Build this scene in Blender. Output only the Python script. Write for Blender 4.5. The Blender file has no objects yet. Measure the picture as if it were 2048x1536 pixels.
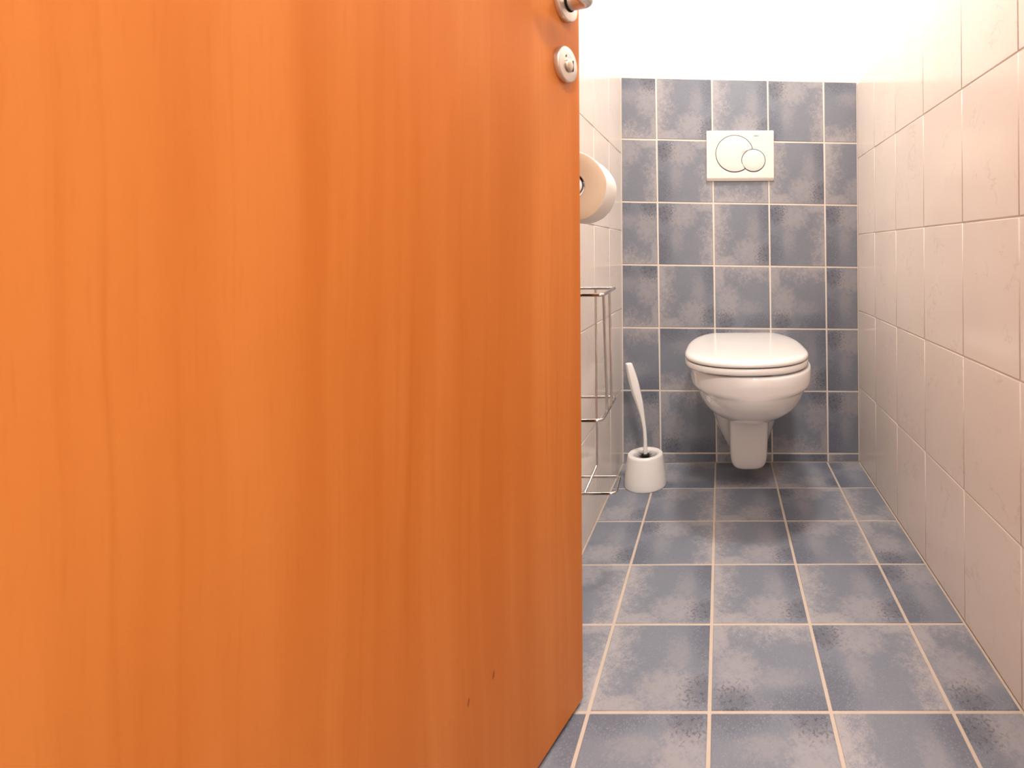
import bpy, bmesh, math
from mathutils import Vector, Matrix
from mathutils.bvhtree import BVHTree

S = bpy.context.scene
COL = S.collection
PI = math.pi

# ------------------------------------------------------------------ camera
F_PX, CX, CY, CAM_H, ROLL = 1076.56, 1441.5, 499.97, 0.7121, 0.006
cam_d = bpy.data.cameras.new('camera'); cam = bpy.data.objects.new('camera', cam_d); COL.objects.link(cam)
cam_d.sensor_fit = 'HORIZONTAL'; cam_d.sensor_width = 36.0
cam_d.lens = F_PX / 2048 * 36.0
cam_d.shift_x = (1024 - CX) / 2048
cam_d.shift_y = (CY - 768) / 2048
cam_d.clip_start = 0.01
cam.location = (0, 0, CAM_H); cam.rotation_euler = (PI/2, ROLL, 0)
cam_d.dof.use_dof = True; cam_d.dof.focus_distance = 1.45; cam_d.dof.aperture_fstop = 5.6
S.camera = cam

# ------------------------------------------------------------------ world, exposure
w = bpy.data.worlds.new('world'); S.world = w; w.use_nodes = True
w.node_tree.nodes['Background'].inputs[0].default_value = (1.0, 0.95, 0.9, 1)
w.node_tree.nodes['Background'].inputs[1].default_value = 0.0
S.view_settings.view_transform = 'Standard'; S.view_settings.look = 'None'
S.view_settings.exposure = 0.12; S.view_settings.gamma = 1.0; S.view_settings.use_curve_mapping = False
WC_LAMP_W = 19.0       # ceiling lamp of the toilet room
HALL_FILL_W = 42.0     # added fill lamp in the unseen hallway

# room measures (metres; camera stands at x = y = 0 in the doorway)
D = 1.8037             # back wall
XL, XR = -0.3328, 0.4612
YF = 0.165             # inner face of the front wall
ZC = 2.45

# ------------------------------------------------------------------ helpers
def link(name, me, mat=None, parent=None, kind=None):
    o = bpy.data.objects.new(name, me); COL.objects.link(o)
    if mat is not None and me is not None and not me.materials: me.materials.append(mat)
    if parent is not None: o.parent = parent
    if kind: o['kind'] = kind
    return o
def empty(name, loc=(0, 0, 0), rot=(0, 0, 0)):
    o = bpy.data.objects.new(name, None); COL.objects.link(o); o.location = loc; o.rotation_euler = rot
    o.empty_display_size = 0.05
    return o
def tag(o, label, cat, group=None, kind=None):
    o['label'] = label; o['category'] = cat
    if group: o['group'] = group
    if kind: o['kind'] = kind
    return o
def mesh(name, vs, fs, smooth=False, angle=None):
    me = bpy.data.meshes.new(name); me.from_pydata([tuple(v) for v in vs], [], fs)
    bm = bmesh.new(); bm.from_mesh(me); bmesh.ops.recalc_face_normals(bm, faces=bm.faces)
    if angle is not None:
        for e in bm.edges:
            e.smooth = not (len(e.link_faces) == 2 and e.calc_face_angle(0) > angle)
    bm.to_mesh(me); bm.free()
    if smooth or angle is not None:
        for p in me.polygons: p.use_smooth = True
    me.update(); return me
def boxes(name, bl):
    vs, fs = [], []
    for (x0, x1, y0, y1, z0, z1) in bl:
        n = len(vs)
        vs += [(x, y, z) for z in (z0, z1) for y in (y0, y1) for x in (x0, x1)]
        fs += [[n+i for i in q] for q in ((0,1,3,2),(4,6,7,5),(0,4,5,1),(1,5,7,3),(3,7,6,2),(2,6,4,0))]
    return mesh(name, vs, fs)
def loft(name, rings, cap0=True, cap1=True, smooth=True, angle=None):
    n = len(rings[0]); vs = [p for r in rings for p in r]; fs = []
    for k in range(len(rings)-1):
        for i in range(n):
            j = (i+1) % n
            fs.append([k*n+i, k*n+j, (k+1)*n+j, (k+1)*n+i])
    if cap0: fs.append(list(range(n))[::-1])
    if cap1: fs.append([(len(rings)-1)*n+i for i in range(n)])
    return mesh(name, vs, fs, smooth, angle)
def lathe(name, prof, seg=48, axis='Z', angle=math.radians(40)):
    """prof: list of (r, h); closed with end caps where r > 0"""
    rings = []
    for r, h in prof:
        rg = []
        for i in range(seg):
            a = 2*PI*i/seg; c, s = r*math.cos(a), r*math.sin(a)
            rg.append((c, s, h) if axis == 'Z' else (h, c, s) if axis == 'X' else (c, h, s))
        rings.append(rg)
    return loft(name, rings, True, True, True, angle)
def round_path(pts, rad, n=6, closed=False):
    out = []; m = len(pts); P = [Vector(p) for p in pts]
    for i in range(m):
        if not closed and i in (0, m-1): out.append(P[i]); continue
        a, b, c = P[i-1], P[i], P[(i+1) % m]
        d0 = (a-b).normalized(); d1 = (c-b).normalized()
        ang = d0.angle(d1)
        t = min(rad/max(math.tan(ang/2), 1e-3), (a-b).length*0.49, (c-b).length*0.49)
        p0, p1 = b+d0*t, b+d1*t
        for k in range(n+1):
            s = k/n
            out.append(p0*(1-s)**2 + b*2*s*(1-s) + p1*s*s)
    return out
def tube(name, pts, r, seg=10, closed=False):
    P = [Vector(p) for p in pts]; m = len(P); rings = []
    prev = None
    for i in range(m):
        if closed: t = P[(i+1) % m]-P[i-1]
        else: t = P[min(i+1, m-1)]-P[max(i-1, 0)]
        t.normalize()
        if prev is None:
            up = Vector((0, 0, 1)) if abs(t.z) < 0.9 else Vector((1, 0, 0))
            n1 = t.cross(up).normalized()
        else:
            n1 = (prev - t*prev.dot(t)).normalized()
        prev = n1; n2 = t.cross(n1)
        rings.append([P[i] + (n1*math.cos(2*PI*k/seg) + n2*math.sin(2*PI*k/seg))*r for k in range(seg)])
    if closed: rings.append(rings[0])
    return loft(name, rings, not closed, not closed, True, math.radians(50))
def spline(vals, n):
    """Catmull-Rom through tuples, n steps each"""
    out = []; m = len(vals)
    for i in range(m-1):
        p0, p1, p2, p3 = vals[max(i-1, 0)], vals[i], vals[i+1], vals[min(i+2, m-1)]
        for k in range(n):
            t = k/n
            out.append(tuple(0.5*((2*b)+(c-a)*t+(2*a-5*b+4*c-d)*t*t+(3*b-a-3*c+d)*t**3) for a, b, c, d in zip(p0, p1, p2, p3)))
    out.append(tuple(vals[-1])); return out

# ------------------------------------------------------------------ material helpers
class NT:
    def __init__(self, name):
        self.m = bpy.data.materials.new(name); self.m.use_nodes = True
        self.t = self.m.node_tree; self.b = self.t.nodes['Principled BSDF']
    def n(self, typ, **kw):
        x = self.t.nodes.new(typ)
        for k, v in kw.items(): setattr(x, k, v)
        return x
    def l(self, a, b): self.t.links.new(a, b)
    def setin(self, sock, v):
        if isinstance(v, bpy.types.NodeSocket): self.l(v, sock)
        elif v is not None: sock.default_value = v
    def math(self, op, a, b=None, c=None, clamp=False):
        x = self.n('ShaderNodeMath', operation=op, use_clamp=clamp)
        for i, v in enumerate((a, b, c)): self.setin(x.inputs[i], v) if v is not None else None
        return x.outputs[0]
    def sstep(self, v, lo, hi, o0=0.0, o1=1.0):
        x = self.n('ShaderNodeMapRange', interpolation_type='SMOOTHSTEP')
        self.setin(x.inputs[0], v)
        for i, q in enumerate((lo, hi, o0, o1)): x.inputs[i+1].default_value = q
        return x.outputs[0]
    def noise(self, vec, scale, detail=3, rough=0.5, dist=0.0):
        x = self.n('ShaderNodeTexNoise'); self.setin(x.inputs['Vector'], vec)
        x.inputs['Scale'].default_value = scale; x.inputs['Detail'].default_value = detail
        x.inputs['Roughness'].default_value = rough; x.inputs['Distortion'].default_value = dist
        return x.outputs[0]
    def mapping(self, vec, scale=(1, 1, 1), loc=(0, 0, 0)):
        x = self.n('ShaderNodeMapping'); self.setin(x.inputs[0], vec)
        x.inputs['Scale'].default_value = scale; x.inputs['Location'].default_value = loc
        return x.outputs[0]
    def mapping_rot(self, vec):
        x = self.n('ShaderNodeMapping'); self.setin(x.inputs[0], vec); x.inputs['Rotation'].default_value = (0.5, 0.4, 0.7)
        x.inputs['Location'].default_value = (3.1, 1.7, 0.6); return x.outputs[0]
    def coord(self, which='Object'): return self.n('ShaderNodeTexCoord').outputs[which]
    def sep(self, v):
        x = self.n('ShaderNodeSeparateXYZ'); self.l(v, x.inputs[0]); return x.outputs
    def comb(self, a, b, c):
        x = self.n('ShaderNodeCombineXYZ')
        for i, v in enumerate((a, b, c)): self.setin(x.inputs[i], v)
        return x.outputs[0]
    def mix(self, f, a, b, mode='MIX'):
        x = self.n('ShaderNodeMix', data_type='RGBA', blend_type=mode)
        self.setin(x.inputs[0], f)
        for s, v in ((x.inputs[6], a), (x.inputs[7], b)):
            if isinstance(v, tuple): s.default_value = (*v, 1) if len(v) == 3 else v
            else: self.l(v, s)
        return x.outputs[2]
    def bump(self, h, strength, dist=0.001):
        x = self.n('ShaderNodeBump'); x.inputs['Strength'].default_value = strength
        x.inputs['Distance'].default_value = dist; self.l(h, x.inputs['Height']); self.l(x.outputs[0], self.b.inputs['Normal'])
    def base(self, v):
        if isinstance(v, tuple): self.b.inputs['Base Color'].default_value = (*v, 1)
        else: self.l(v, self.b.inputs['Base Color'])
    def set(self, **kw):
        for k, v in kw.items(): self.setin(self.b.inputs[k.replace('_', ' ')], v)
        return self
def plain(name, col, rough=0.5, metal=0.0, noise_amt=0.04, noise_scale=40, coat=0.0, bump=0.0, spec=0.5):
    t = NT(name); c = t.coord()
    nz = t.noise(c, noise_scale, 3)
    dk = tuple(v*(1-noise_amt) for v in col)
    t.base(t.mix(nz, dk, col)); t.set(Roughness=rough, Metallic=metal, Coat_Weight=coat)
    t.b.inputs['Specular IOR Level'].default_value = spec
    if bump: t.bump(t.noise(c, noise_scale*6, 2), bump, 0.0006)
    return t.m

# blue-grey mottled tile: one printed pattern, turned tile by tile through its UV map
def mat_blue(name, rough):
    t = NT(name); uv = t.coord('UV'); u, v, _ = t.sep(uv)
    n1 = t.noise(uv, 3.2, 4, 0.62); n2 = t.noise(t.mapping_rot(uv), 15, 7, 0.84); n3 = t.noise(t.mapping_rot(uv), 85, 3, 0.7)
    warp = t.math('MULTIPLY', t.math('SUBTRACT', n1, 0.5), 0.75)
    fine = t.math('MULTIPLY', t.math('SUBTRACT', n2, 0.5), 0.8)
    # pale band along one edge
    grit = t.math('SUBTRACT', n3, 0.5)
    e = t.math('ADD', t.math('ADD', t.math('ADD', u, warp), fine), t.math('MULTIPLY', grit, 0.7))
    e = t.math('ADD', e, t.math('MULTIPLY', t.math('SUBTRACT', 0.75, v), 0.10))
    band = t.sstep(e, -0.03, 0.30, 1.0, 0.0)
    # pale cloud low in the tile and a faint one higher up
    def blob(cu, cv, ru, rv, k):
        a = t.math('POWER', t.math('DIVIDE', t.math('SUBTRACT', u, cu), ru), 2.0)
        b = t.math('POWER', t.math('DIVIDE', t.math('SUBTRACT', v, cv), rv), 2.0)
        d = t.math('ADD', t.math('ADD', t.math('ADD', a, b), t.math('MULTIPLY', t.math('SUBTRACT', n2, 0.5), k)), t.math('MULTIPLY', grit, 2.6))
        return t.sstep(d, 0.0, 1.4, 1.0, 0.0)
    cloud = t.math('MULTIPLY', blob(0.62, 0.20, 0.30, 0.24, 5.0), 0.62)
    cloud2 = t.math('MULTIPLY', blob(0.68, 0.60, 0.12, 0.22, 6.0), 0.32)
    corner = t.math('MULTIPLY', blob(0.16, 0.02, 0.30, 0.16, 4.0), 0.8)
    lt = t.math('MAXIMUM', t.math('MAXIMUM', band, corner), t.math('MAXIMUM', cloud, cloud2))
    dk = t.math('MAXIMUM', t.math('MULTIPLY', blob(1.0, 0.86, 0.24, 0.42, 3.5), 0.75), t.math('MULTIPLY', blob(0.92, 0.20, 0.16, 0.16, 3.5), 0.85))
    col = t.mix(t.math('MULTIPLY', n1, 0.6), BLUE_A, BLUE_B)
    col = t.mix(t.math('MULTIPLY', lt, 0.72), col, BLUE_LIGHT)
    col = t.mix(t.math('MULTIPLY', dk, 0.62), col, BLUE_DARK)
    spk = t.sstep(n3, 0.56, 0.68); col = t.mix(t.math('MULTIPLY', spk, 0.42), col, BLUE_LIGHT)
    # small dark flecks in the dark corner
    fl = t.math('MULTIPLY', t.sstep(t.noise(t.mapping_rot(uv), 34, 3, 0.7), 0.53, 0.60), blob(0.88, 0.18, 0.2, 0.2, 2.0))
    col = t.mix(t.math('MULTIPLY', fl, 0.6), col, BLUE_FLECK)
    t.base(col); t.set(Roughness=t.math('ADD', rough, t.math('MULTIPLY', n2, 0.12)))
    t.b.inputs['Specular IOR Level'].default_value = 0.4
    t.bump(n3, 0.12, 0.0006)
    return t.m
BLUE_A = (0.168, 0.188, 0.232); BLUE_B = (0.252, 0.256, 0.292)
BLUE_LIGHT = (0.445, 0.405, 0.405); BLUE_DARK = (0.070, 0.080, 0.116); BLUE_FLECK = (0.036, 0.040, 0.052)

def mat_white_tile():
    t = NT('cream_marbled_tile_glaze'); uv = t.coord('UV'); oi = t.n('ShaderNodeObjectInfo')
    off = t.math('MULTIPLY', oi.outputs['Random'], 37.0)
    x, y, _ = t.sep(uv); vec = t.comb(t.math('ADD', x, off), y, off)
    n = t.noise(vec, 2.6, 5, 0.6, 0.4)
    ridge = t.math('ABSOLUTE', t.math('SUBTRACT', n, 0.5))
    vein = t.sstep(ridge, 0.0, 0.016, 1.0, 0.0)
    msk = t.sstep(t.noise(vec, 3.3, 2), 0.46, 0.64)
    cl = t.noise(vec, 1.7, 3)
    col = t.mix(cl, (0.80, 0.705, 0.63), (0.865, 0.775, 0.70))
    col = t.mix(t.math('MULTIPLY', t.math('MULTIPLY', vein, msk), 0.25), col, (0.50, 0.40, 0.32))
    t.base(col); t.set(Roughness=0.16); t.b.inputs['Specular IOR Level'].default_value = 0.5
    t.bump(t.noise(vec, 26, 3), 0.10, 0.0008)
    return t.m

def mat_wood():
    t = NT('orange_lacquered_wood_veneer'); c = t.coord(); x, y, z = t.sep(c)
    # x runs along the leaf's width, z up; grain upright
    wob = t.noise(t.comb(t.math('MULTIPLY', x, 3.0), 0.0, t.math('MULTIPLY', z, 0.9)), 1.6, 2)
    xw = t.math('ADD', x, t.math('MULTIPLY', t.math('SUBTRACT', wob, 0.5), 0.05))
    g1 = t.noise(t.comb(t.math('MULTIPLY', xw, 7.0), 0.0, t.math('MULTIPLY', z, 0.35)), 2.0, 3, 0.6)
    g2 = t.noise(t.comb(t.math('MULTIPLY', xw, 60.0), 0.0, t.math('MULTIPLY', z, 0.7)), 2.0, 3, 0.6)
    g3 = t.noise(t.comb(t.math('MULTIPLY', xw, 300.0), 0.0, t.math('MULTIPLY', z, 9.0)), 2.0, 2, 0.6)
    col = t.mix(t.sstep(g1, 0.30, 0.70), (0.530, 0.146, 0.020), (0.620, 0.197, 0.040))
    col = t.mix(t.math('MULTIPLY', t.sstep(g2, 0.52, 0.75), 0.34), col, (0.46, 0.110, 0.008))
    col = t.mix(t.math('MULTIPLY', t.sstep(g3, 0.55, 0.75), 0.26), col, (0.44, 0.105, 0.008))
    # a few small knots
    for (kx, kz, rx, rz, st) in KNOTS:
        a = t.math('POWER', t.math('DIVIDE', t.math('SUBTRACT', t.math('ADD', x, t.math('MULTIPLY', t.math('SUBTRACT', z, kz), -0.2)), kx), rx), 2.0)
        b = t.math('POWER', t.math('DIVIDE', t.math('SUBTRACT', z, kz), rz), 2.0)
        m = t.sstep(t.math('ADD', a, b), 0.2, 1.0, 1.0, 0.0)
        col = t.mix(t.math('MULTIPLY', m, st), col, (0.20, 0.025, 0.006))
    t.base(col); t.set(Roughness=0.42); t.b.inputs['Specular IOR Level'].default_value = 0.25
    t.bump(g3, 0.05, 0.0004)
    return t.m

def mat_plaster(name='white_wall_paint', col=(0.90, 0.885, 0.86)):
    t = NT(name); c = t.coord(); n = t.noise(c, 140, 3, 0.6)
    t.base(t.mix(t.noise(c, 3), col, tuple(v*0.97 for v in col))); t.set(Roughness=0.8)
    t.bump(n, 0.25, 0.002); return t.m

DOOR_W, DOOR_T, DOOR_H, DOOR_Z0 = 0.70, 0.040, 2.0, 0.008
KNOTS = [(0.4931, 0.2016, 0.0022, 0.0062, 0.75), (0.4515, 0.2023, 0.0020, 0.0060, 0.75)]
M = dict(
    blue_wall=mat_blue('blue_grey_wall_tile_glaze', 0.24), blue_floor=mat_blue('blue_grey_floor_tile_glaze', 0.40),
    white=mat_white_tile(), wood=mat_wood(), plaster=mat_plaster(),
    grout=plain('cream_grout', (0.80, 0.70, 0.61), 0.85, 0, 0.10, 60, 0, 0.3),
    grout_floor=plain('peach_floor_grout', (0.60, 0.49, 0.40), 0.85, 0, 0.15, 60, 0, 0.3),
    grout_white=plain('pale_grout', (0.74, 0.65, 0.57), 0.8, 0, 0.08, 60, 0, 0.2),
    ceramic=plain('white_sanitary_ceramic', (0.80, 0.755, 0.72), 0.07, 0, 0.01, 5, 0.3),
    seat=plain('white_seat_plastic', (0.80, 0.755, 0.715), 0.11, 0, 0.01, 5),
    plastic=plain('white_plastic', (0.84, 0.79, 0.75), 0.30, 0, 0.02, 8),
    cap=plain('cap_caught_light_white', (0.92, 0.90, 0.88), 0.2, 0, 0.01, 8),  # whiter than the other plastic: light caught by the ring is painted in
    plate=plain('white_flush_plate_plastic', (0.76, 0.71, 0.66), 0.32, 0, 0.01, 8),
    gap=plain('dark_gap', (0.012, 0.012, 0.011), 0.9, spec=0.1),  # near-black; on the flush plate it paints the shade between buttons
    print_=plain('grey_print', (0.10, 0.095, 0.09), 0.6),
    chrome=plain('chrome', (0.66, 0.63, 0.61), 0.10, 1.0, 0.02, 20),
    satin=plain('satin_aluminium', (0.68, 0.62, 0.57), 0.36, 1.0, 0.05, 300),
    nickel=plain('satin_nickel', (0.62, 0.53, 0.43), 0.34, 1.0, 0.05, 200),
    bristle=plain('black_bristles', (0.012, 0.011, 0.010), 0.6),
    paper=plain('white_tissue_paper', (0.88, 0.84, 0.79), 0.95, 0, 0.04, 260, 0, 0.5),
    paper_end_bounce=plain('tissue_end_door_bounce', (0.76, 0.58, 0.42), 0.95, 0, 0.12, 420, 0, 0.6),  # white paper; orange bounce from the door is mixed into this colour
    card=plain('grey_card', (0.42, 0.36, 0.30), 0.9),
    lino=plain('grey_hallway_floor', (0.42, 0.38, 0.34), 0.5, 0, 0.15, 12),
    frame=plain('orange_door_frame_wood', (0.62, 0.19, 0.025), 0.4, 0, 0.2, 30),
)
def emit(name, col, s):
    t = NT(name); t.base(col); t.set(Emission_Color=(*col, 1), Emission_Strength=s, Roughness=0.4); return t.m
M['shade'] = emit('opal_glass_lit', (1.0, 0.93, 0.84), 6.0)

# ------------------------------------------------------------------ tiles
def tile_obj(parent, q, nrm, mat, thick, bev, rot, full, anchor=(0, 0), org=None):
    """q: four corners (bl, br, tr, tl seen from the front); nrm points to the viewer.
    A slab with a chamfered face; UV = printed pattern, turned by rot quarter turns."""
    q = [Vector(p) for p in q]; c = sum(q, Vector())/4; nrm = Vector(nrm)
    def inset(k):
        r = []
        for i in range(4):
            a = (q[(i+1) % 4]-q[i]).normalized(); b = (q[i-1]-q[i]).normalized(); r.append(q[i]+(a+b)*k)
        return r
    lay = [[p - nrm*thick for p in q], [p - nrm*bev for p in q], [p - nrm*bev*0.28 for p in inset(bev*0.45)], inset(bev*1.5)]
    vs = [p - c for L in lay for p in L]; fs = []
    for k in range(3):
        for i in range(4):
            j = (i+1) % 4; fs.append([k*4+i, k*4+j, (k+1)*4+j, (k+1)*4+i])
    fs.append([12, 13, 14, 15])
    me = bpy.data.meshes.new('tile'); me.from_pydata([tuple(v) for v in vs], [], fs)
    eu = (q[1]-q[0]).normalized(); ev = nrm.cross(eu)
    uvl = me.uv_layers.new(name='UVMap')
    o0 = q[0] - c
    for lp in me.loops:
        p = me.vertices[lp.vertex_index].co - o0
        a, b = (p.dot(eu)+anchor[0])/full[0], (p.dot(ev)+anchor[1])/full[1]
        for _ in range(rot): a, b = 1-b, a       # one quarter turn clockwise of the print
        uvl.data[lp.index].uv = (a, b)
    for p in me.polygons: p.use_smooth = p.index < 12
    me.validate(); me.update()
    o = link('tile', me, mat, parent); o.location = c
    return o

# ------------------------------------------------------------------ the room shell
PL = 0.008      # tile face stands this far proud of the plaster
wall_back = tag(link('wall_back', boxes('wall_back', [(XL-0.12, XR+0.12, D+PL, D+0.12, -0.02, ZC)]), M['plaster']),
                'back wall, white plaster above blue-grey tiles behind the toilet', 'wall', kind='structure')
wall_right = tag(link('wall_right', boxes('wall_right', [(XR+PL, XR+0.12, YF, D+PL, -0.02, ZC)]), M['plaster']),
                 'right wall, white plaster above cream marbled tiles', 'wall', kind='structure')
JOG = 0.66
wall_left = tag(link('wall_left', boxes('wall_left', [(XL-0.24, XL-PL, JOG, D+PL, -0.02, ZC), (XL-0.24, -0.47, YF, JOG, -0.02, ZC)]), M['plaster']),
                'left wall with cream tiles, paper roll and chrome rack', 'wall', kind='structure')
floor = tag(link('floor', boxes('floor', [(XL-0.24, XR+0.12, 0.045, D+0.12, -0.10, -PL)]), M['grout']),
            'blue-grey mottled tile floor with cream grout joints', 'floor', kind='structure')
ceiling = tag(link('ceiling', boxes('ceiling', [(-1.4, 1.4, -1.7, D+0.12, ZC, ZC+0.1)]), M['plaster']), 'white painted ceiling above the toilet room', 'ceiling', kind='structure')
OPL, OPR, OPH = -0.425, 0.300, 2.02
wall_front = tag(link('wall_front', boxes('wall_front', [(-1.4, OPL-0.05, 0.045, YF, -0.02, ZC), (OPR+0.05, 1.4, 0.045, YF, -0.02, ZC), (OPL-0.05, OPR+0.05, 0.045, YF, OPH+0.05, ZC)]), M['plaster']),
                 'white front wall around the doorway', 'wall', kind='structure')
# door frame lining of the doorway
tag(link('trim_1', boxes('trim_1', [(OPL-0.05, OPL, 0.035, YF+0.002, 0, OPH+0.05), (OPR, OPR+0.05, 0.035, YF+0.002, 0, OPH+0.05), (OPL, OPR, 0.035, YF+0.002, OPH, OPH+0.05)]), M['frame']),
    'orange wooden door frame lining the doorway', 'door frame', kind='structure')
# hallway in front of the doorway
tag(link('floor_hallway', boxes('floor_hallway', [(-1.4, 1.4, -1.7, 0.045, -0.1, 0.0)]), M['lino']), 'plain grey hallway floor outside the doorway', 'floor', kind='structure')
tag(link('wall_hallway', boxes('wall_hallway', [(-1.5, -1.4, -1.7, YF, -0.1, ZC), (1.4, 1.5, -1.7, YF, -0.1, ZC), (-1.5, 1.5, -1.8, -1.7, -0.1, ZC)]), M['plaster']), 'white hallway walls outside the doorway', 'wall', kind='structure')

# grout beds, a little behind the tile faces
G = 0.0013
link('grout', boxes('grout', [(XL, XR, D+G, D+PL, 0, 1.272)]), M['grout'], wall_back)
link('grout', boxes('grout', [(XR+G, XR+PL, YF, D+G, 0, 1.265)]), M['grout_white'], wall_right)
link('grout', boxes('grout', [(XL-PL, XL-G, JOG, D+G, 0, 1.290)]), M['grout_white'], wall_left)
link('grout', boxes('grout', [(-0.47, XR+G, 0.045, D+G, -PL, -G)]), M['grout_floor'], floor)

# back wall tiles (rows drift slightly, as laid)
def zrow(k, x):            # joint k: 0 = first joint above the floor ... 6 = top edge
    z = 0.0308 + 0.2095*k if k < 6 else 1.2835
    return z + (-0.00738 - 0.01541*z)*x
def xcol(k, z):
    if k == 0: return XL
    if k == 5: return XR
    return -0.20979 + 0.187*(k-1) - 0.0068*(z-0.7)
PRINT_B = [[3,0,0,2,3],[2,2,3,0,0],[3,2,0,2,2],[3,0,1,1,2],[1,3,2,0,2],[3,1,0,3,2],[2,0,1,3,0]]
J = 0.0026
for r in range(7):          # from the top down
    kt, kb = 6-r, 5-r
    for c in range(5):
        def P(ci, ki, sx, sz):
            zz = 0.0 if ki < 0 else zrow(ki, 0)
            x = xcol(ci, zz); z = 0.0 if ki < 0 else zrow(ki, x)
            return (x + sx*(J if 0 < ci < 5 else 0.0035), D, z + sz*(J if 0 <= ki < 6 else 0.0015))
        q = [P(c, kb, 1, 1), P(c+1, kb, -1, 1), P(c+1, kt, -1, -1), P(c, kt, 1, -1)]
        an = (0.187 - (xcol(1, 0.7)-XL), 0) if c == 0 else (0, 0)
        an = (an[0], 0.2095-0.031) if r == 6 else an
        tile_obj(wall_back, q, (0, -1, 0), M['blue_wall'], 0.0075, 0.0010, PRINT_B[r][c], (0.187, 0.2095), an)

# cream joint that closes the tiling at the top
zl, zr = zrow(6, XL), zrow(6, XR)
link('grout', mesh('grout', [(x, y, z) for (x, zt) in ((XL, zl), (XR, zr)) for (y, z) in ((D+PL, zt-0.03), (D+0.0012, zt-0.03), (D+0.0012, zt+0.002), (D+0.004, zt+0.005), (D+PL, zt+0.005))],
     [[0,1,2,3,4], [5,9,8,7,6], [0,5,6,1], [1,6,7,2], [2,7,8,3], [3,8,9,4], [4,9,5,0]]), M['grout'], wall_back)
# floor tiles
def fx(k): return XL if k == 0 else XR if k == 5 else -0.20883 + 0.18715*(k-1)
def fy(k, x):
    if k == 0: return D
    return max(1.60999 - 0.195*(k-1) - 0.0062*x, 0.046)
PRINT_F = [[2,1,3,0,2],[0,2,0,2,0],[0,2,0,2,1],[2,0,0,0,2],[2,0,1,2,1],[0,3,3,0,2],[1,2,0,3,0],[0,1,2,0,3],[2,0,1,2,0]]
JF = 0.0030
for r in range(9):
    for c in range(5):
        xl_, xr_ = fx(c), fx(c+1)
        xa = xl_ + (JF if c else 0.004); xb = xr_ - (JF if c < 4 else 0.004)
        jb = JF if r else 0.004
        q = [(xa, fy(r+1, xa)+JF, 0), (xb, fy(r+1, xb)+JF, 0), (xb, fy(r, xb)-jb, 0), (xa, fy(r, xa)-jb, 0)]
        if q[2][1]-q[1][1] < 0.02: continue
        an = (0.187-(xr_-xl_), 0) if c == 0 else (0, 0)
        tile_obj(floor, q, (0, 0, 1), M['blue_floor'], 0.0075, 0.0010, PRINT_F[r][c], (0.187, 0.195), an)
# strip of the floor that runs into the recess behind the door
for r in range(9):
    ya, yb = max(fy(r+1, XL), 0.046), min(fy(r, XL), JOG)
    if yb-ya < 0.03: continue
    tile_obj(floor, [(-0.469, ya+JF, 0), (XL-JF, ya+JF, 0), (XL-JF, yb-JF, 0), (-0.469, yb-JF, 0)], (0, 0, 1), M['blue_floor'], 0.0075, 0.0010, r % 4, (0.187, 0.195))

# cream side-wall tiles
def side_tiles(wall, xs, nx, rows, y_end, sgn):
    ys = [D] + [1.61182-0.195*k for k in range(12)]
    for i in range(len(ys)-1):
        ya, yb = ys[i], max(ys[i+1], y_end)
        if ya-yb < 0.03: continue
        for k in range(len(rows)-1):
            z0, z1 = rows[k], rows[k+1]
            jy, jz = 0.0006, 0.0011
            z0 += jz if k else 0.0015; z1 -= jz
            q = [(xs, ya-jy, z0), (xs, yb+jy, z0), (xs, yb+jy, z1), (xs, ya-jy, z1)] if sgn > 0 else [(xs, yb+jy, z0), (xs, ya-jy, z0), (xs, ya-jy, z1), (xs, yb+jy, z1)]
            tile_obj(wall, q, (nx, 0, 0), M['white'], 0.0075, 0.0011, 0, (0.25, 0.25))
side_tiles(wall_right, XR, -1, [0, 0.25166, 0.5064, 0.7611, 1.0159, 1.2668], YF, 1)
side_tiles(wall_left, XL, 1, [0, 0.253, 0.518, 0.779, 1.038, 1.2915], JOG, -1)

# ------------------------------------------------------------------ ceiling lamps (the hallway one is added fill)
def ceiling_lamp(name, x, y, watt, label, r=0.14):
    t = tag(empty(name, (x, y, ZC)), label, 'lamp')
    link('base', lathe('base', [(r*0.55, 0), (r*0.58, -0.004), (r*0.58, -0.02), (r*0.5, -0.024)]), M['plastic'], t)
    prof = [(r*0.45, -0.018), (r*0.8, -0.020), (r*0.97, -0.030), (r, -0.045), (r*0.93, -0.065), (r*0.75, -0.084), (r*0.45, -0.098), (r*0.15, -0.104)]
    link('lamp_shade', lathe('lamp_shade', prof, angle=math.radians(60)), M['shade'], t)
    ld = bpy.data.lights.new('bulb_light', 'AREA'); ld.shape = 'DISK'; ld.size = r*1.9; ld.energy = watt; ld.color = (1.0, 0.94, 0.885)
    lo = bpy.data.objects.new('bulb_light', ld); COL.objects.link(lo); lo.parent = t; lo.location = (0, 0, -0.108)
    return t
ceiling_lamp('ceiling_lamp', 0.09, 1.12, WC_LAMP_W, 'round opal glass ceiling lamp above the toilet')
ceiling_lamp('ceiling_lamp', 0.30, -0.75, HALL_FILL_W, 'unseen opal glass ceiling lamp added in the hallway as fill light', 0.17)  # unseen lamp, added to brighten the door and room from behind the camera

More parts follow.
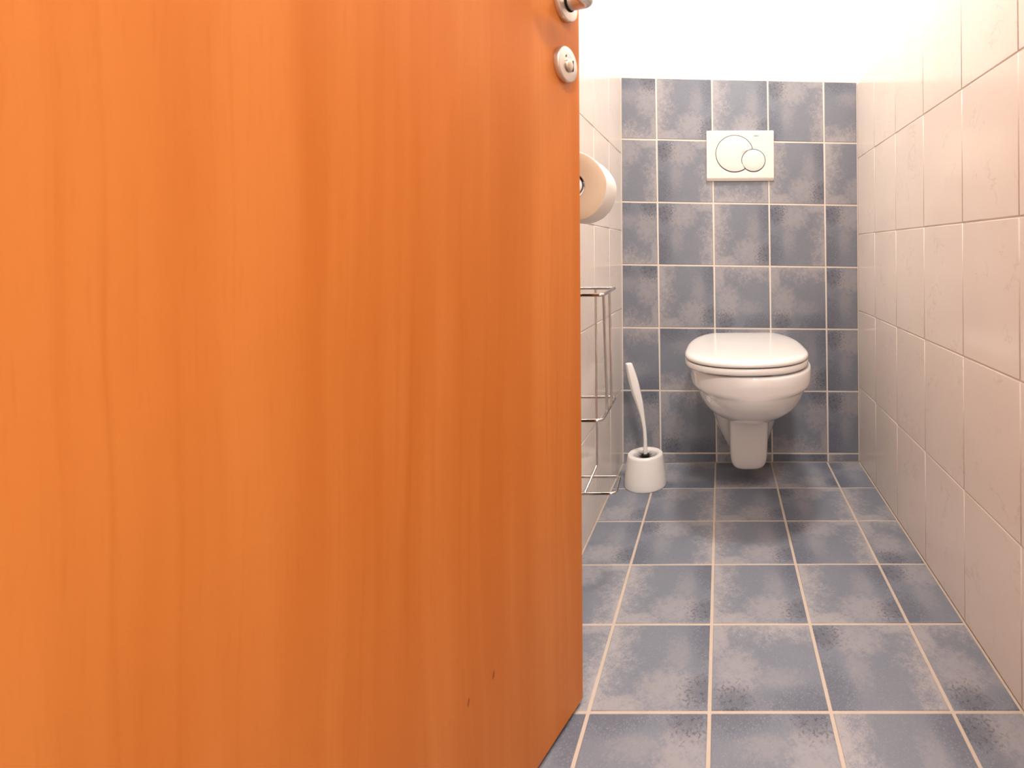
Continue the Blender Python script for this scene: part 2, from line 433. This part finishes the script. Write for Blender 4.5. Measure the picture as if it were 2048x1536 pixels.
# ------------------------------------------------------------------ door
# leaf: local x along the width from the hinge, local -y = face towards the room, z up
ddir = Vector((0.2827, 1.0, 0)).normalized()
corner = Vector((-0.2206, 0.8476, 0))
hinge = corner - ddir*DOOR_W
door = tag(empty('door_1', (hinge.x, hinge.y, 0), (0, 0, math.atan2(ddir.y, ddir.x))), 'orange lacquered wooden door standing open on the left', 'door', kind='structure')
b = 0.0015
leaf_rings = []
for (z, k) in ((DOOR_Z0, b), (DOOR_Z0+b, 0), (DOOR_H-b, 0), (DOOR_H, b)):
    leaf_rings.append([(k+b, k, z), (DOOR_W-k-b, k, z), (DOOR_W-k, k+b, z), (DOOR_W-k, DOOR_T-k-b, z), (DOOR_W-k-b, DOOR_T-k, z), (k+b, DOOR_T-k, z), (k, DOOR_T-k-b, z), (k, k+b, z)])
link('leaf', loft('leaf', leaf_rings, smooth=False), M['wood'], door)
ROS_X = DOOR_W - 0.0475
# latch rosette: thick disc, turn knob with coin slot, indicator window
def disc_prof(r, t): return [(r*0.98, 0.0), (r, -0.0006), (r, -t+0.002), (r*0.975, -t+0.0006), (r*0.93, -t)]
lock = link('lock_rosette', lathe('lock_rosette', disc_prof(0.0260, 0.0095), 56, 'Y'), M['satin'], door); lock.location = (ROS_X, 0, 0.9890)
kn = link('knob', lathe('knob', [(0.0092, -0.0093), (0.0100, -0.0108), (0.0100, -0.0122), (0.0090, -0.0138), (0.0068, -0.0150), (0.0036, -0.0156), (0.0004, -0.0158)], 32, 'Y', math.radians(70)), M['nickel'], lock); kn.location = (0, 0, -0.002)
link('slot', boxes('slot', [(0.0034, 0.0044, -0.0157, -0.0125, -0.0080, 0.0080)]), M['gap'], kn)
# crescent indicator window above the knob
vs, fs = [], []
na = 14
for i in range(na+1):
    a = math.radians(48 + 84*i/na); ri = 0.0118; ro = 0.0118 + 0.0044*math.sin(PI*i/na)**0.6 + 0.0001
    vs += [(ri*math.cos(a), -0.0096, ri*math.sin(a)-0.001), (ro*math.cos(a), -0.0096, ro*math.sin(a)-0.001), (ri*math.cos(a), -0.0090, ri*math.sin(a)-0.001), (ro*math.cos(a), -0.0090, ro*math.sin(a)-0.001)]
for i in range(na):
    k = i*4; fs += [[k, k+4, k+5, k+1], [k+1, k+5, k+7, k+3], [k+2, k+3, k+7, k+6], [k, k+2, k+6, k+4]]
link('indicator_window', mesh('indicator_window', vs, fs), M['gap'], lock)
vs2 = [(x*0.985-0.0006, y-0.0002, z*0.985-0.0003) for (x, y, z) in vs[: (na-3)*4]]
link('indicator', mesh('indicator', vs2, fs[: (na-4)*4]), M['plate'], lock)
# lever handle: rosette, neck, lever running back towards the hinge
ros = link('handle_rosette', lathe('handle_rosette', disc_prof(0.0260, 0.0095), 56, 'Y'), M['satin'], door); ros.location = (ROS_X+0.002, 0, 1.0805)
path = round_path([(0, -0.0085, 0), (0, -0.0430, 0), (-0.118, -0.0430, 0)], 0.014, 10)
lev = link('lever', tube('lever', path, 0.0106, 20), M['satin'], ros)
link('collar', lathe('collar', [(0.0122, -0.0092), (0.0125, -0.0100), (0.0125, -0.0116), (0.0117, -0.0122)], 32, 'Y'), M['gap'], ros)
# hinges on the jamb side
for z in (0.22, 1.75):
    hg = link('hinge', lathe('hinge', [(0.007, -0.045), (0.008, -0.043), (0.008, -0.001), (0.0072, 0), (0.0072, 0.001), (0.008, 0.002), (0.008, 0.043), (0.007, 0.045)], 20, 'Z'), M['satin'], door)
    hg.location = (-0.009, 0.018, z)

# ------------------------------------------------------------------ flush plate
FPX, FPZ = 0.0667, 1.026
fp = tag(empty('flush_plate', (FPX, D, FPZ)), 'white dual-button flush plate on the blue-grey tiled wall', 'flush plate')
PW, PH, PT = 0.1125, 0.0834, 0.0115
BIG = (-0.0188, 0.0068, 0.0615, 0.0597); SML = (0.0440, -0.0162, 0.0381, 0.0359)
def sd(x, z, C): # signed distance-ish to an ellipse button
    q = math.hypot((x-C[0])/C[2], (z-C[1])/C[3]); return (q-1)*(C[2]+C[3])/2
def plate_h(x, z):
    d = 0.0
    for C in (BIG, SML):
        s = sd(x, z, C); up = -(z-C[1])/max(1e-6, math.hypot(x-C[0], z-C[1]))   # 1 straight below the button
        wgt = max(0.0, up-0.10)/0.9
        if s < 0.0085: d = max(d, 0.0026*wgt*(1-max(s, 0)/0.0085))
    e = PH + z                                          # chamfer at the lower edge, roundings elsewhere
    h = PT - d
    if e < 0.0095: h -= (1-e/0.0095)**1.3*0.0055
    for e2 in (PH-z, PW-abs(x)):
        if e2 < 0.002: h -= (1-e2/0.002)**2*0.0016
    return h
NX, NZ = 150, 110
vs, fs = [], []
def edge_grid(n, hw):
    return [max(-hw, min(hw, hw*math.copysign(abs(s)**0.93, s))) for s in (2*i/n-1 for i in range(n+1))]
gx, gz = edge_grid(NX, PW), edge_grid(NZ, PH)
rc = 0.004
for z in gz:
    for x in gx:
        px, pz = x, z
        ax, az = abs(x)-(PW-rc), abs(z)-(PH-rc)
        if ax > 0 and az > 0:
            l = math.hypot(ax, az); m = max(ax, az)
            px = math.copysign(PW-rc+ax*m/l, x); pz = math.copysign(PH-rc+az*m/l, z)
        vs.append((px, -plate_h(px, pz), pz))
W1 = NX+1
for j in range(NZ):
    for i in range(NX): fs.append([j*W1+i, j*W1+i+1, (j+1)*W1+i+1, (j+1)*W1+i])
border = [i for i in range(W1)] + [j*W1+NX for j in range(1, NZ+1)] + [NZ*W1+i for i in range(NX-1, -1, -1)] + [j*W1 for j in range(NZ-1, 0, -1)]
n0 = len(vs); vs += [(vs[i][0], 0.001, vs[i][2]) for i in border]
for k in range(len(border)):
    k2 = (k+1) % len(border); fs.append([border[k], n0+k, n0+k2, border[k2]])
link('plate', mesh('plate', vs, fs, True, math.radians(50)), M['plate'], fp)
def button(name, C, cut=None, grow=0.0, y0=0.0, dome=0.0, mat='plate', shift=0.0):
    rings = []; seg = 96; steps = (1.0, 0.985, 0.96, 0.93, 0.88, 0.82, 0.75, 0.65, 0.5, 0.3, 0.05)
    rim = []
    for i in range(seg):
        a = 2*PI*i/seg; dx, dz = math.cos(a), math.sin(a)
        r = 1/math.hypot(dx/(C[2]+grow), dz/(C[3]+grow))
        if cut:
            lo = 0.0
            for k in range(400):
                rr = r*k/400
                if math.hypot((C[0]+dx*rr-cut[0])/(cut[2]+0.0019), (C[1]+dz*rr-cut[1])/(cut[3]+0.0019)) < 1: r = rr; break
        rim.append((dx*r, dz*r))
    def yy(x, z, s):
        v = z/C[3]                                    # belly: leans back towards the lower edge
        drop = max(0.0, -v-0.35)/0.65
        edge = 0.0 if (s < 0.98 or dome == 0) else 0.0002
        return -(y0 + dome*(1-s**4)*(1-0.25*max(0.0, v)) - edge)
    rings.append([(C[0]+x, -(PT-0.0035), C[1]+z) for x, z in rim])
    for s in steps: rings.append([(C[0]+x*s, yy(x*s, z*s, s), C[1]+z*s) for x, z in rim])
    return link(name, loft(name, rings, smooth=True, angle=math.radians(50)), M[mat], fp)
button('button_gap_shade', BIG, SML, 0.0019, PT+0.0001, 0.0, 'gap')  # dark discs stand in for the shade in the narrow gaps
button('button_gap_shade', SML, None, 0.0019, PT+0.0001, 0.0, 'gap')
button('flush_button', BIG, SML, 0.0, PT+0.0004, 0.0024)
button('flush_button', SML, None, 0.0, PT+0.0004, 0.0024)
cu = bpy.data.curves.new('lettering', 'FONT'); cu.body = 'GEBERIT'; cu.size = 0.0050; cu.align_x = 'CENTER'; cu.align_y = 'CENTER'; cu.extrude = 0.00015; cu.offset = 0.00008
tmp = bpy.data.objects.new('tmp', cu); COL.objects.link(tmp)
bpy.context.view_layer.update()
tme = bpy.data.meshes.new_from_object(tmp.evaluated_get(bpy.context.evaluated_depsgraph_get())); bpy.data.objects.remove(tmp)
lt = link('lettering', tme, None, fp); tme.materials.clear(); tme.materials.append(M['print_'])
lt.rotation_euler = (PI/2, 0, 0); lt.location = (0.0537, -PT-0.0001, 0.0650)
lt.scale = (0.90, 0.90, 0.9)

# ------------------------------------------------------------------ toilet
TX = 0.0795
to = tag(empty('toilet', (TX, D, 0)), 'white wall-hung toilet with closed lid', 'toilet')
def outline(w, wb, dm, L, n, seg=40, rear=12):
    """closed ring (x, -distance from wall): wall edge, side, rounded front"""
    pts = []
    for i in range(rear):                              # left side from the wall to the widest point
        s = i/rear; k = 0.5-0.5*math.cos(PI*s)
        pts.append((-(wb+(w-wb)*k), -dm*s))
    for i in range(seg+1):
        a = PI - PI*i/seg; c, s = math.cos(a), math.sin(a)
        x = w*math.copysign(abs(c)**(2/n), c); d = dm + (L-dm)*abs(s)**(2/n)
        pts.append((x, -d))
    for i in range(rear-1, -1, -1):
        s = i/rear; k = 0.5-0.5*math.cos(PI*s)
        pts.append((wb+(w-wb)*k, -dm*s))
    return pts
#        z      w      wb     dm    L      n
SL = [(0.4060, 0.1440, 0.138, 0.32, 0.512, 2.25),
      (0.4085, 0.1500, 0.142, 0.32, 0.520, 2.25),
      (0.4075, 0.1575, 0.146, 0.32, 0.527, 2.25),
      (0.4020, 0.1615, 0.149, 0.32, 0.531, 2.25),
      (0.3850, 0.1625, 0.150, 0.32, 0.532, 2.25),
      (0.3660, 0.1610, 0.150, 0.32, 0.529, 2.25),
      (0.3570, 0.1560, 0.149, 0.32, 0.5265, 2.22),
      (0.3500, 0.1485, 0.146, 0.32, 0.5240, 2.12),
      (0.3360, 0.1440, 0.142, 0.32, 0.5165, 2.05),
      (0.3160, 0.1375, 0.138, 0.31, 0.500, 2.02),
      (0.2940, 0.1265, 0.130, 0.30, 0.474, 2.02),
      (0.2740, 0.1110, 0.122, 0.28, 0.438, 2.05),
      (0.2540, 0.0900, 0.116, 0.26, 0.388, 2.1),
      (0.2380, 0.0720, 0.112, 0.24, 0.322, 2.5),
      (0.2200, 0.0600, 0.110, 0.20, 0.272, 3.2),
      (0.1800, 0.0570, 0.106, 0.19, 0.250, 4.2),
      (0.1300, 0.0560, 0.092, 0.18, 0.243, 4.2),
      (0.0950, 0.0545, 0.072, 0.17, 0.238, 4.0),
      (0.0740, 0.0500, 0.058, 0.16, 0.230, 3.6),
      (0.0650, 0.0420, 0.046, 0.15, 0.216, 3.2),
      (0.0620, 0.0300, 0.032, 0.13, 0.190, 3.0)]
rings = [[(x, y, s[0]) for x, y in outline(*s[1:])] for s in spline(SL, 5)]
bowl_me = loft('bowl', rings, smooth=True, angle=math.radians(60))
bowl = link('bowl', bowl_me, M['ceramic'], to)
# seat and lid sit a little to the left of the bowl's middle
SX = 0.0665 - TX
def lid_outline(k, seg=84, back=0.069, w=0.1635, dm=0.355, L=0.532, rear=0.31, n1=2.8, n2=2.25):
    pts = []
    for i in range(seg):
        a = 2*PI*i/seg - PI/2; c, s = math.cos(a), math.sin(a)
        n = n2 if s > 0 else n1
        x = (w-k)*math.copysign(abs(c)**(2/n), c); d = dm + ((L-dm-k) if s > 0 else (rear-k))*math.copysign(abs(s)**(2/n), s)
        pts.append((x, -max(d, back+k)))
    return pts
def pad(name, prof, mat, **kw):
    """prof: (inset, z) from the lower side to the middle of the top"""
    rings = [[(SX+x, y, z) for x, y in lid_outline(k, **kw)] for k, z in prof]
    return link(name, loft(name, rings, smooth=True, angle=math.radians(65)), mat, to)
pad('seat', [(0.012, 0.4130), (0.003, 0.4132), (0.0008, 0.4150), (0.0, 0.418), (0.0, 0.4255), (0.0012, 0.4280), (0.004, 0.4288), (0.02, 0.4290)], M['seat'])
pad('lid', [(0.02, 0.4318), (0.004, 0.4316), (0.001, 0.4322), (-0.0004, 0.4345), (-0.0002, 0.4385), (0.0018, 0.4425), (0.0055, 0.4453), (0.012, 0.4470), (0.025, 0.4482), (0.05, 0.4492), (0.09, 0.4498), (0.13, 0.45)], M['seat'])
for s in (-1, 1):
    hg = link('lid_hinge', lathe('lid_hinge', [(0.011, -0.022), (0.0125, -0.020), (0.0125, 0.020), (0.011, 0.022)], 24, 'X'), M['seat'], to)
    hg.location = (SX+s*0.075, -0.062, 0.4225)
# bumpers between seat and rim
for s in (-1, 1):
    bu = link('seat_bumper', lathe('seat_bumper', [(0.007, 0.4075), (0.008, 0.4085), (0.008, 0.4125)], 16), M['plastic'], to); bu.location = (SX+s*0.10, -0.40, 0)
# flange line where the ceramic meets the wall, left side
vs = []
link('wall_seal', tube('wall_seal', [(x*1.004, -0.0035, z) for (z, x) in ((0.245, -0.1135), (0.20, -0.1085), (0.17, -0.1035), (0.13, -0.0925), (0.105, -0.079))], 0.0022, 8), M['plastic'], to)
# side fixing cap: on the bowl's left flank, found by shooting a ray at the ceramic
bvh = BVHTree.FromPolygons([v.co for v in bowl_me.vertices], [tuple(p.vertices) for p in bowl_me.polygons])
def pixel_ray(px, py):
    u, v = (px-CX)/F_PX, (py-CY)/F_PX
    c, s = math.cos(-ROLL), math.sin(-ROLL); u, v = u*c+v*s, -u*s+v*c
    return Vector((u, 1, -v)).normalized()
org = Vector((0, 0, CAM_H)) - Vector((TX, D, 0))
hit, nrm, _, _ = bvh.ray_cast(org, pixel_ray(1418.5, 798))
if hit is not None:
    if nrm.dot(org-hit) < 0: nrm = -nrm
    cap = link('fixing_cap', lathe('fixing_cap', [(0.0092, -0.003), (0.0092, 0.0012), (0.0084, 0.0026), (0.0074, 0.0020), (0.0066, 0.0003), (0.0030, 0.0003)], 28), M['cap'], to)
    cap.rotation_mode = 'QUATERNION'; cap.rotation_quaternion = nrm.to_track_quat('Z', 'Y'); cap.location = hit

# ------------------------------------------------------------------ toilet brush
BX, BY = -0.2335, 1.640
hold = tag(empty('brush_holder', (BX, BY, 0)), 'white conical toilet brush holder on the floor by the left wall', 'brush holder')
prof = [(0.046, 0.0), (0.0622, 0.0), (0.0630, 0.0008), (0.0634, 0.004), (0.0626, 0.020), (0.0600, 0.045), (0.0566, 0.070), (0.0540, 0.088), (0.0530, 0.0930), (0.0508, 0.0955), (0.0475, 0.0960), (0.0420, 0.0955), (0.0370, 0.0935), (0.0345, 0.0890), (0.0338, 0.078), (0.0345, 0.030), (0.030, 0.012), (0.002, 0.010)]
link('pot', lathe('pot', prof, 64, 'Z', math.radians(75)), M['plastic'], hold)
br = tag(empty('toilet_brush', (BX, BY, 0.013)), 'white toilet brush with curved handle standing in its holder', 'toilet brush')
# handle: offsets (x, z) of centre line, half width, half depth
HC = [(0.0, 0.060, 0.0058, 0.0058), (0.0, 0.095, 0.0060, 0.0058), (-0.0005, 0.125, 0.0058, 0.0058), (-0.0028, 0.158, 0.0058, 0.0060), (-0.0085, 0.192, 0.0072, 0.0070), (-0.0165, 0.228, 0.0112, 0.0085),
      (-0.0265, 0.264, 0.0142, 0.0100), (-0.0345, 0.296, 0.0150, 0.0108), (-0.0420, 0.326, 0.0135, 0.0108), (-0.0480, 0.349, 0.0112, 0.0100), (-0.0495, 0.3545, 0.0100, 0.0092), (-0.0497, 0.3565, 0.0075, 0.0070)]
rings = []
for (x, z, hw, hd) in spline(HC, 4):
    ring = []
    sec = [(1, 0.25), (0.96, 0.6), (0.75, 0.9), (0.3, 1.0), (-0.3, 1.0), (-0.75, 0.9), (-0.96, 0.6), (-1, 0.2), (-0.93, -0.15), (-0.45, -0.92), (-0.28, -1.02), (-0.08, -1.0), (0.75, -0.62), (0.93, -0.42), (1.0, -0.1)]
    for (a, b2) in sec: ring.append((x+a*hw, b2*hd, z))
    rings.append(ring)
link('handle', loft('handle', rings, smooth=True, angle=math.radians(60)), M['plastic'], br)
# brush head: core with a tuft of thin radial bristles
link('core', lathe('core', [(0.006, 0.0), (0.0085, 0.004), (0.0085, 0.068), (0.0125, 0.074), (0.0125, 0.078), (0.006, 0.080)], 20), M['bristle'], br)
vs, fs = [], []
import random
random.seed(4)
for i in range(900):
    a = random.uniform(0, 2*PI); z = random.uniform(0.012, 0.077); L = random.uniform(0.022, 0.031); up = random.uniform(-0.2, 0.2)
    if z > 0.060: up = random.uniform(0.0, 0.65); L = random.uniform(0.020, 0.031)
    d = Vector((math.cos(a), math.sin(a), up)).normalized(); p = Vector((0, 0, z)); q = p + d*L
    sdv = d.cross(Vector((0, 0, 1))).normalized()*0.00045; s2 = d.cross(sdv).normalized()*0.00045
    n = len(vs); vs += [p+sdv, p-sdv*0.5+s2, p-sdv*0.5-s2, q]
    fs += [[n, n+1, n+3], [n+1, n+2, n+3], [n+2, n, n+3]]
bo = link('bristles', mesh('bristles', vs, fs), M['bristle'], br, 'stuff')

# ------------------------------------------------------------------ toilet paper roll and its holder
RX, RY, RZ = -0.2535, 0.915, 0.8225     # middle of the roll's front face
ROLL_L, RR, RCORE = 0.088, 0.0600, 0.0235
roll = tag(empty('toilet_paper_roll', (RX, RY, RZ-RR)), 'white toilet paper roll hanging on the left wall beside the door', 'toilet paper')
def rr(a):     # slightly slack outer layer: flattened at the upper right, sagging below
    return RR*(1 - 0.018*math.exp(-((a-0.75)/0.45)**2) + 0.020*math.exp(-((a-2*PI+1.0)/0.5)**2) + 0.015*math.exp(-((a-0.2)/0.25)**2))
seg = 72; rings = []
AA = [2*PI*i/seg for i in range(seg)]
def ring(y, f, slack=True): return [((rr(a) if slack else RR)*f*math.cos(a), y, RR+(rr(a) if slack else RR)*f*math.sin(a)) for a in AA]
rings = [ring(0.0015, 0.985), ring(0.0, 0.992)]
rings = [ring(0.0008, 0.988), ring(0.002, 1.0), ring(ROLL_L-0.002, 1.0), ring(ROLL_L-0.0006, 0.99)]
body = link('paper', loft('paper', rings, False, False, True, math.radians(60)), M['paper'], roll)
for (y, nm) in ((0.0, 'end_face'), (ROLL_L, 'end_face')):
    s = 1 if y == 0 else -1
    fr = [ring(y+s*0.0008, 0.988), ring(y, 0.97), ring(y, 0.72), ring(y+s*0.0004, 0.56), ring(y+s*0.0012, 0.47)] + [[(RCORE*math.cos(a), y+s*0.0014, RR+RCORE*math.sin(a)) for a in AA]]
    link(nm, loft(nm, fr, False, False, True, math.radians(60)), M['paper_end_bounce'], roll)
link('core', loft('core', [[(RCORE*k*math.cos(a), y, RR+RCORE*k*math.sin(a)) for a in AA] for (k, y) in ((1.0, 0.0014), (0.95, 0.0014), (0.95, ROLL_L-0.0014), (1.0, ROLL_L-0.0014), (1.0, 0.0014))], False, False, True, math.radians(40)), M['card'], roll)
rh = tag(empty('toilet_paper_holder', (XL, RY+ROLL_L+0.02, RZ+0.0140)), 'chrome toilet paper holder arm through the paper roll on the left wall', 'paper holder')
link('wall_plate', lathe('wall_plate', [(0.022, 0.0), (0.0225, 0.001), (0.0225, 0.006), (0.020, 0.008)], 36, 'X'), M['chrome'], rh)
ax = RX-XL
link('arm', tube('arm', round_path([(0.006, 0, 0), (ax, 0, 0), (ax, -ROLL_L-0.012, 0)], 0.016, 8), 0.0075, 16), M['chrome'], rh)
ec = link('end_cap', lathe('end_cap', [(0.0100, 0.012), (0.0165, 0.009), (0.0185, 0.003), (0.0182, 0.000), (0.0165, -0.0014)], 32, 'Y'), M['chrome'], rh); ec.location = (ax, -ROLL_L-0.014, -0.0125)

# ------------------------------------------------------------------ chrome wire rack on the left wall
RK_Y0, RK_Y1, RK_XO = 1.000, 1.168, -0.2265
ZT, ZM, ZB = 0.6305, 0.3935, 0.200
XW = XL + 0.004
rack = tag(empty('wire_rack', (XL, 1.084, 0)), 'chrome wire rack hanging on the left wall near the brush', 'wire rack')
def pl(*pts): return [(x-XL, y-1.084, z) for x, y, z in pts]
def loop(name, z, y0, y1, x0, x1, r=0.0033, cr=0.013, skew=0.0, dz=0.0):
    return link(name, tube(name, round_path(pl((x0, y0, z), (x1+skew, y0, z), (x1, y1, z+dz), (x0, y1, z+dz)), cr, 6, True), r, 12, True), M['chrome'], rack)
loop('top_rail', ZT, 0.992, 1.169, XW, -0.2310, skew=0.0135, cr=0.007)
loop('lower_rail', ZM, 1.010, 1.172, XW, -0.2310, skew=0.006)
loop('bottom_rail', ZB, 1.135, 1.2200, XW, -0.2305, skew=0.006)
r = 0.0026
def wire(*pts, cr=0.01, rad=r): return link('wire', tube('wire', round_path(pl(*pts), cr, 5), rad, 10), M['chrome'], rack)
wire((-0.2175, 0.996, ZT), (-0.2248, 1.055, ZM))
wire((-0.2245, 1.082, ZT), (-0.2268, 1.108, ZM))
wire((-0.2725, 1.169, ZT), (-0.2725, 1.172, 0.245), (-0.2905, 1.135, ZB), cr=0.004)       # long wire that runs down to the lowest loop
wire((-0.2725, 0.992, ZT), (-0.2725, 1.010, ZM))
for y in (1.0, 1.055, 1.11): wire((XW, y, ZT), (XW, y+0.008, ZM))
wire((XW, 1.165, ZT), (XW, 1.165, 0.235), (XW, 1.150, ZB))
for y in (1.03, 1.14):
    sc = link('screw', lathe('screw', [(0.008, 0.0), (0.008, 0.003), (0.005, 0.0065)], 20, 'X'), M['chrome'], rack); sc.location = (0.0, y-1.084, ZT-0.004)
